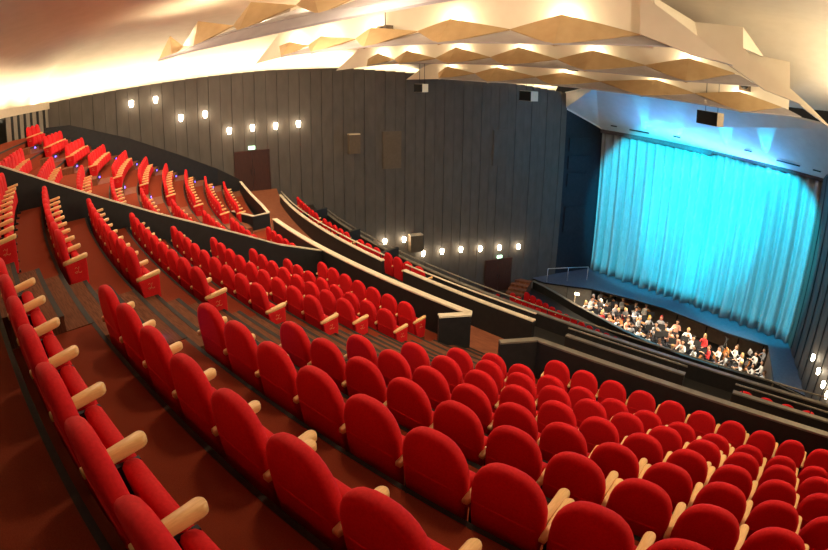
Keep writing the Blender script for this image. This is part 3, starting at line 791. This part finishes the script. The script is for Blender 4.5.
curtain('silver stage curtain half beside the sconce wall', (-7.0, 34.25, 0), (.85, 32.8, 0), 2, 'stage curtain halves')

# ------------------------------------------------------------------ orchestra
def body_mesh(pose):
    """seated person, hips at the origin of x, y; floor at z = 0, facing -y"""
    me = bpy.data.meshes.new('sk'); V = []; E = []; R = []
    def v(p, r, par=None):
        V.append(p); R.append(r); 
        if par is not None: E.append((par, len(V) - 1))
        return len(V) - 1
    hip = v((0, .05, .50), (.16, .13)); sp = v((0, .07, .68), (.145, .105), hip); ch = v((0, .05, .90), (.165, .11), sp); sh = v((0, .04, 1.02), (.12, .085), ch)
    nk = v((0, .02, 1.10), (.055, .055), sh); h0 = v((0, -.01, 1.19), (.082, .095), nk); h1 = v((0, -.01, 1.29), (.085, .10), h0); v((0, 0, 1.355), (.05, .06), h1)
    for s in (-1, 1):
        t = v((s * .10, 0, .50), (.085, .08), hip); kn = v((s * .14, -.40, .50), (.062, .062), t); an = v((s * .14, -.42, .10), (.042, .045), kn); v((s * .15, -.58, .04), (.04, .03), an)
        shd = v((s * .19, .04, .985), (.058, .058), sh)
        if pose == 0:      # bowing: one arm out with the instrument, one across
            el = v((s * .30, -.12, .80), (.044, .044), shd); wr = v(((.20 if s > 0 else -.16), -.36, (1.0 if s > 0 else .92)), (.032, .03), el); v(((.17 if s > 0 else -.13), -.43, (1.04 if s > 0 else .93)), (.036, .022), wr)
        elif pose == 1:    # hands towards the lap
            el = v((s * .27, -.02, .74), (.044, .044), shd); wr = v((s * .13, -.25, .68), (.032, .03), el); v((s * .08, -.32, .67), (.036, .022), wr)
        else:              # wind player, hands up before the mouth
            el = v((s * .27, -.10, .78), (.044, .044), shd); wr = v((s * .07, -.30, .98), (.032, .03), el); v((s * .03, -.34, 1.04), (.036, .022), wr)
    me.from_pydata(V, E, []); o = link('sk', me)
    sk = o.modifiers.new('skin', 'SKIN'); sk.use_smooth_shade = True
    for i, d in enumerate(me.skin_vertices[0].data): d.radius = R[i]; d.use_root = (i == 0)
    o.modifiers.new('sub', 'SUBSURF').levels = 1
    dg = bpy.context.evaluated_depsgraph_get(); dg.update()
    out = bpy.data.meshes.new_from_object(o.evaluated_get(dg)); bpy.data.objects.remove(o)
    bm = bmesh.new(); bm.from_mesh(out)
    def add_ball(c, r):
        ret = bmesh.ops.create_uvsphere(bm, u_segments=6, v_segments=4, radius=1); bmesh.ops.scale(bm, vec=r, verts=ret['verts']); bmesh.ops.translate(bm, vec=c, verts=ret['verts'])
    add_ball((0, -.115, 1.245), (.014, .02, .022))
    for s in (-1, 1): add_ball((s * .088, .0, 1.25), (.012, .022, .03)); add_ball((s * .035, -.098, 1.275), (.013, .008, .008))
    add_ball((0, -.10, 1.195), (.026, .01, .008))
    # five fingers on each hand
    hands = {0: ((.17, -.43, 1.04), (-.13, -.43, .93)), 1: ((.08, -.32, .67), (-.08, -.32, .67)), 2: ((.03, -.34, 1.04), (-.03, -.34, 1.04))}[pose]
    for hx, hy, hz in hands:
        for k, ln in enumerate((.05, .058, .054, .044)): add_ball((hx + (k - 1.5) * .016, hy - .035, hz - .004 * k), (.008, ln * .6, .009))
        add_ball((hx + (.035 if hx < 0 else -.035), hy - .005, hz + .012), (.01, .026, .01))
    bm.to_mesh(out); bm.free()
    for m_ in ('shirtwhite', 'skin', 'trousers', 'steel'): out.materials.append(M[m_])
    hp = hands
    for p in out.polygons:
        c = p.center; p.use_smooth = True; p.material_index = 0
        if c.z > 1.09: p.material_index = 1
        if min((Vector(c) - Vector(h)).length for h in hp) < .10: p.material_index = 1
        if c.z < .60 and (c.y < .12): p.material_index = 2
        if c.z < .085: p.material_index = 3
    return out
def hair_mesh(kind):
    mb = MB(); rings = []
    low = -.16 if kind == 'long' else -.02
    for i in range(8):
        t = i / 7; z = low * (1 - t) + .125 * t if kind == 'long' else -.02 + .145 * t
        k = max(0, z) / .13; r = .104 * math.sqrt(max(.02, 1 - k * k)) if z > 0 else .104 + .012 * (-z / .16)
        pts = []
        for j in range(14):
            a = 2 * PI * j / 14; fx, fy = math.cos(a), math.sin(a)
            front = fy < -.35 and z < .055
            rr = r * (.72 if front else 1)
            pts.append((rr * fx, rr * fy * 1.12 + .012 + (.03 if front else 0), 1.27 + z))
        rings.append(pts)
    mb.loft(rings); return mb
BODY = [body_mesh(i) for i in range(3)]
HAIR = {}
for mname in ('hairdark', 'hairbrown', 'hairblond', 'hairgrey', 'hatred', 'shirtyellow'):
    for kd in ('short', 'long'): HAIR[mname, kd] = hair_mesh(kd).mesh('hair', mname)
def chair_mesh():
    mb = MB()
    mb.box(-.21, .21, -.22, .21, .33, .37); mb.box(-.2, .2, .20, .23, .50, .82)
    for s in (-1, 1):
        mb.box(s * .19 - .012, s * .19 + .012, -.21, -.186, 0, .33); mb.box(s * .19 - .012, s * .19 + .012, .20, .224, 0, .82)
    return mb.mesh('chair', 'steel')
CHAIR = chair_mesh()
def stand_meshes():
    a = MB(); a.slab([(-.25, -.06, 1.0), (.25, -.06, 1.0), (.25, .06, 1.3), (-.25, .06, 1.3)], (0, -1, .4), .015); a.box(-.25, .25, -.07, .0, .985, 1.0)
    b = MB(); b.tube([(0, -.01, .05), (0, -.01, 1.1)], .012, n=6)
    for k in range(3): t = k * 2.09; b.tube([(0, -.01, .12), (.25 * math.cos(t), .25 * math.sin(t), .01)], .009, n=6)
    c = MB(); c.slab([(-.2, -.035, 1.03), (.2, -.035, 1.03), (.2, .066, 1.27), (-.2, .066, 1.27)], (0, 1, -.4), .006)
    return a.mesh('desk', 'steel'), b.mesh('tripod', 'steel'), c.mesh('sheet', 'paper')
STD = stand_meshes()
def fiddle_meshes(s=1.0):
    a = MB(); rings = []
    def out(ins):
        pts = []
        for i in range(24):
            t = 2 * PI * i / 24; r = .105 * (1 - .28 * math.cos(2 * t + PI) * (abs(math.cos(t)) < .8) - .0) - ins
            y = .18 * math.sin(t); w = (.10 if y < 0 else .08) * math.cos(t) * (1 - .42 * math.exp(-(y / .05) ** 2))
            pts.append((w * (1 - ins * 4), y * (1 - ins * 3)))
        return pts
    for ins, z in ((.02, -.02), (0, -.016), (0, .016), (.02, .02)): rings.append([(x * s, y * s, z * s) for x, y in out(ins)])
    a.loft(rings)
    b = MB(); b.box(-.012 * s, .012 * s, .15 * s, .33 * s, .01 * s, .03 * s); b.box(-.018 * s, .018 * s, .33 * s, .39 * s, .0, .03 * s)
    return a.mesh('body', 'fiddle'), b.mesh('neck', 'steel')
FID, CEL = fiddle_meshes(1.0), fiddle_meshes(2.0)
BAS = fiddle_meshes(2.9)
HEADS = [(-13.0, 33.0, 0), (-12.18, 32.84, 0), (-11.28, 32.85, 2), (-10.3, 32.73, 0), (-12.97, 31.44, 0), (-12.41, 31.6, 1), (-11.75, 31.06, 1), (-11.25, 31.5, 2), (-10.83, 30.9, 3), (-10.45, 31.25, 4),
         (-9.95, 31.9, 2), (-9.23, 30.7, 2), (-8.75, 31.2, 5), (-8.1, 31.7, 6), (-8.03, 30.5, 1), (-13.0, 30.55, 0), (-12.17, 30.3, 2), (-11.5, 29.9, 4), (-10.95, 29.65, 3), (-10.30, 29.5, 0), (-9.75, 29.9, 3),
         (-9.25, 29.3, 2), (-8.65, 29.1, 0), (-7.01, 31.8, 3), (-7.5, 30.9, 2), (-6.97, 30.2, 3), (-6.06, 31.1, 0), (-6.4, 29.8, 3), (-5.85, 29.2, 0), (-5.45, 30.2, 0), (-4.9, 31.0, 4), (-5.0, 28.9, 0),
         (-4.27, 29.6, 4), (-3.65, 29.9, 0), (-3.11, 29.4, 2), (-2.73, 30.8, 0), (-2.2, 29.95, 7), (-2.05, 28.8, 0), (-1.4, 30.7, 0), (-.85, 29.8, 0), (-.55, 28.6, 0), (-1.3, 29.0, 0),
         (-12.6, 29.7, 0), (-11.9, 29.2, 2), (-7.9, 28.6, 0), (-7.1, 28.4, 3), (-4.3, 28.2, 0), (-3.5, 28.4, 2), (-2.8, 28.1, 0), (-6.2, 28.2, 2), (-9.9, 28.7, 0), (-1.0, 31.6, 2), (-13.1, 31.9, 2), (-9.6, 32.9, 0)]
HEADS.sort(key=lambda h: math.atan2(h[0], h[1]))
STYLE = {0: ('shirtwhite', 'white shirt', None), 1: ('shirtgrey', 'grey shirt', None), 2: ('shirtgrey', 'grey top', None), 3: ('shirtpink', 'salmon top', None), 4: ('shirtred', 'red top', None),
         5: ('shirtgrey', 'grey top and yellow scarf', ('shirtyellow', 'long')), 6: ('shirtgrey', 'grey top and red hat', ('hatred', 'long')), 7: ('shirtwhite', 'white shirt and blond hair', ('hairblond', 'long'))}
PZ = 1.28
hr = random.Random(11)
cond = Vector((-6.0, 27.8))
for i, (x, y, st) in enumerate(HEADS):
    face = math.atan2(cond.y - y, cond.x - x); rz = face + PI / 2 + hr.uniform(-.25, .25)
    mt, desc, hh = STYLE[st]; pose = hr.choice((0, 0, 1, 2))
    o = link('person', BODY[pose]); o.location = (x, y, PZ - .02); o.rotation_euler = (0, 0, rz)
    o.scale = (1.06, 1.06, 1.08)
    if mt != 'shirtwhite':
        o.material_slots[0].link = 'OBJECT'; o.material_slots[0].material = M[mt]
    tag(o, f'musician in {desc} {nth(i + 1)} from the stage steps end of the pit', 'person', 'musicians in the orchestra pit')
    hk = hh or (hr.choice(('hairdark', 'hairdark', 'hairbrown', 'hairblond', 'hairgrey')), hr.choice(('short', 'short', 'long')))
    h = link('hair', HAIR[hk], o)
    c = link('orchestra_chair', CHAIR); c.location = (x, y, PZ); c.rotation_euler = (0, 0, rz); c.location += Vector((-math.sin(rz) * .05, math.cos(rz) * .05, 0))
    tag(c, f'black chair under the {nth(i + 1)} musician from the stage steps end of the pit', 'chair', 'orchestra chairs')
    rm = Matrix.Rotation(rz, 4, 'Z')
    fw = rm @ Vector((0, -1, 0))
    if pose == 0:
        big = i % 4 == 1
        t = thing('cello' if big else 'violin', f'brown {"cello" if big else "violin"} held by the {nth(i + 1)} musician from the stage steps end', 'instrument', (0, 0, 0), 0, 'string instruments in the pit')
        bm_, nm_ = CEL if big else FID
        link('body', bm_, t); link('neck', nm_, t)
        if big:
            p = Vector((x, y, PZ + .55)) + fw * .50; t.location = p; t.rotation_euler = (math.radians(68), 0, rz)
        else:
            p = Vector((x, y, PZ + 1.10)) + rm @ Vector((.10, -.27, 0)); t.location = p; t.rotation_euler = (0.05, .3, rz + PI + .35)
    if i % 3 != 2:
        p = Vector((x, y, PZ)) + fw * .98
        if p.y > 29.0 + max(0, -p.x - 9) * .3 and -13.2 < p.x < -.6:
            t = thing('music_stand', f'black music stand before the {nth(i + 1)} musician from the stage steps end', 'music stand', tuple(p), rz, 'music stands in the pit')
            for me, nmx in zip(STD, ('desk', 'tripod', 'sheet')): link(nmx, me, t)
# double basses leaning at the near end
for i, (x, y, a, b) in enumerate(((-3.75, 30.8, .35, .3), (-3.25, 30.9, -.35, -.2))):
    t = thing('double_bass', ('pale double bass leaning towards the steps end of the pit', 'pale double bass leaning towards the sconce wall')[i], 'instrument', (x, y, PZ + .55), 0, 'double basses')
    t.rotation_euler = (math.radians(82), a, b)
    link('body', BAS[0], t); link('neck', BAS[1], t)
# lamp in the pit corner
t = thing('pit_lamp', 'slim lit lamp post in the pit corner below the stage handrail', 'lamp', (-13.75, 30.35, PZ))
q = MB(); q.tube([(0, 0, .03), (0, 0, 1.75)], .03); q.build('pole', 'cream', t)
q = MB(); q.box(-.03, .25, -.07, .07, 1.75, 1.87); q.build('lamp_head', 'lampglow', t)
q = MB(); q.tube([(0, 0, 0), (0, 0, .03)], .15, n=12); q.build('base', 'steel', t)

# ------------------------------------------------------------------ blue step lights
LM = MB(); LM.box(-.06, .06, -.012, .012, -.02, .02); LMm = LM.mesh('step_light', 'led')
def step_light(x, c, z, label, grp):
    o = link('step_light', LMm); o.location = (x, c + sag(x) + .03, z); o.rotation_euler = (0, 0, math.atan(slope(x))); tag(o, label, 'step light', grp)
for r in range(1, 8):
    x = X0 - .62
    step_light(x, cr(r) - BK + .62, zr(r) - SH + .09, f'blue step light on the wooden aisle at the {row_name(9 - r)} from the front', 'blue lights on the wooden aisle')
    p = point('step_led_lamp', (x, cr(r) - BK + .74 + sag(x), zr(r) - SH + .06), .3, (.15, .1, 1), .03)
for r in range(-1, 8):
    ia = {-1: -20.2, 0: -19.6, 1: -18.9, 2: -18.0, 3: -17.4, 4: -16.9, 5: -16.3, 6: -15.9, 7: -15.7}[r]
    for x, nm in ((-23.0, 'wall-side steps'), (ia - .4, 'inner side aisle')):
        step_light(x, cu(r) - BK + .44, zu(r) - SH + .16, f'blue step light on the {nm} at the {row_name(9 - r)} from the front', 'blue lights on the side steps')
        point('step_led_lamp', (x, cu(r) - BK + .62 + sag(x), zu(r) - SH + .18), .7, (.15, .1, 1), .03)

# ------------------------------------------------------------------ lights
def area(name, loc, target, power, col, sx, sy=None, spread=PI):
    l = bpy.data.lights.new(name, 'AREA'); l.energy = power; l.color = col; l.shape = 'RECTANGLE' if sy else 'DISK'; l.size = sx; l.spread = spread
    if sy: l.size_y = sy
    o = link(name, l); o.location = loc; d = Vector(target) - Vector(loc); o.rotation_euler = d.to_track_quat('-Z', 'Y').to_euler(); return o
def spot(name, loc, target, power, col, ang, blend=.3, size=.1):
    l = bpy.data.lights.new(name, 'SPOT'); l.energy = power; l.color = col; l.spot_size = math.radians(ang); l.spot_blend = blend; l.shadow_soft_size = size
    o = link(name, l); o.location = loc; d = Vector(target) - Vector(loc); o.rotation_euler = d.to_track_quat('-Z', 'Y').to_euler(); return o
COVEC = (1.0, .82, .55)
n = 14
for k in range(n):                       # tubes hidden behind the top edge of the panelled wall
    s = TOT * (k + .5) / n; p = wall_len(s); nn = inward(s); q = p - nn * .55
    z = wtop(p.y) - .18; v = wall_dir(s)
    a = area('cove_or_fill_light', (q.x, q.y, z), (q.x + nn.x * .6, q.y + nn.y * .6, z + 1), 105, COVEC, .2, TOT / n * .9)
    m = Matrix((( -v.y * 0 + nn.x, v.x, 0), (nn.y, v.y, 0), (0, 0, 1)))
    zdir = -Vector((nn.x * .12, nn.y * .12, 1)).normalized(); ydir = Vector((v.x, v.y, 0)); xdir = ydir.cross(zdir).normalized()
    a.rotation_euler = Matrix((xdir, ydir, zdir)).transposed().to_euler()
for k in range(13):                      # the same behind the rear wall
    x = -26.6 + k * 1.6; y = RC + sag(x) - .5
    a = a = area('cove_or_fill_light', (x, y, 15.85), (x + .02, y + .1, 17), 55, COVEC, .3, 1.5, 1.9)
    a.rotation_euler = (PI - .1, 0, math.atan(slope(x)) + PI / 2)
for nm, (c, Ss, Ts, Bs) in ROWS.items():  # lamps hidden above every reflector
    for k, T in enumerate(Ts):
        S1 = Ss[k + 1]; pw = {'first': 90, 'second': 75, 'third': 55, 'fourth': 34}[nm]
        point('reflector_lamp', (T[0] + nx * .2, T[1] + ny * .2, T[2] - .14), pw, COVEC, .1)
HOUSE = [(1.5, 1.0), (-3.5, -1.0), (-3.5, 4.0), (3.5, 5.0), (-9.0, 2.5), (-8.5, 7.5), (-15.5, 4.5), (-19.5, 8.0), (-21.5, 4.2), (0.5, 8.5), (-14.5, 10.5), (-21.5, 13.0), (-19, 5.5)]
for x, y in HOUSE:                       # recessed house lights in the ceiling
    area('house_downlight', (x, y, 18.5), (x, y + .01, 10), 115 if x > -12 else 200, (1.0, .80, .56), .7)
for x in (-12.2, -9.8, -7.4, -5.0, -2.6):    # pit lights: one row under the stage edge, one in mid-air above
    area('pit_lamp_light', (x, 31.6, 2.62), (x, 30.0, 1.6), 58, (1, .80, .55), .5)
    area('pit_lamp_light', (x, 28.6, 6.4), (x, 30.0, 1.6), 105, (1, .80, .55), .4, None, 1.2)
for x, y, tx, ty, tz, pw in ((4.5, -1.5, -1, 18, 17.4, 220), (0, -1.6, -9, 15, 17.2, 120), (-6, -1.5, -14, 12, 17.2, 70), (3.5, 2.5, -21, 24, 9, 170), (-4, .5, -23, 18, 11, 110)):
    area('fill_lamp', (x, y, 18.4), (tx, ty, tz), pw, (1, .86, .66), .5, None, 1.3)  # added unseen fill lamps high by the camera, brightening reflectors, fins and wall
for k in range(7):                       # added unseen fill lamps by the near side wall, brightening the ceiling
    y = 8 + k * 2.4
    area('cove_or_fill_light', (rw(y) - .5, y, 16.6), (rw(y) - 2.2, y, 18.9), 300, COVEC, .3, 2.2)
CY = (.0, .72, 1.0)
spot('stage_spot', (-9.5, 24.1, 15.5), (-10.2, 34.8, 9.2), 24000, CY, 48, .3)
spot('stage_spot', (-6.8, 24.6, 15.5), (-6.9, 34.1, 9.4), 17000, CY, 44, .3)
spot('stage_spot', (-4.0, 25.1, 15.5), (-2.9, 33.2, 8.7), 18000, CY, 50, .3)
for u in (.22, .38, .58, .74):
    p = on_can(u, .0) + Vector((0, -.25, -.26)); q = on_can(u - .03, 1.0)
    spot('canopy_uplight', tuple(p), tuple(q), 2600, (.02, .6, 1), 18, .5, .03)
area('canopy_wash', (-7, 33.0, 12.3), (-7, 31.0, 15), 620, (.10, .42, 1), 9, 1.0)
area('stage_wash', (-7, 33.2, 12.7), (-7, 32.0, 3), 420, (.02, .26, 1), 10, .8)
w = bpy.data.worlds.new('World'); sc.world = w; w.use_nodes = True
w.node_tree.nodes['Background'].inputs[0].default_value = (1, .82, .6, 1); w.node_tree.nodes['Background'].inputs[1].default_value = .02

# ------------------------------------------------------------------ camera: a 16 mm fisheye on a 23.6 mm sensor
cam = bpy.data.cameras.new('camera'); co = link('camera', cam); sc.camera = co
cam.type = 'PANO'
for tgt in (cam, getattr(cam, 'cycles', None)):
    if tgt is None: continue
    try:
        tgt.panorama_type = 'FISHEYE_EQUISOLID'; tgt.fisheye_lens = 15.832; tgt.fisheye_fov = PI
    except Exception: pass
cam.sensor_width = 23.6; cam.sensor_fit = 'HORIZONTAL'
cam.clip_start = .05; cam.clip_end = 200
co.matrix_world = Matrix(((0.73653, -0.241739, 0.631733, 0), (0.676342, 0.250445, -0.692704, 0), (0.009239, 0.937464, 0.347958, 16.0), (0, 0, 0, 1)))
sc.view_settings.view_transform = 'Standard'; sc.view_settings.look = 'None'; sc.view_settings.gamma = 1; sc.view_settings.use_curve_mapping = False
sc.view_settings.exposure = 0
print('seats', seat_count)
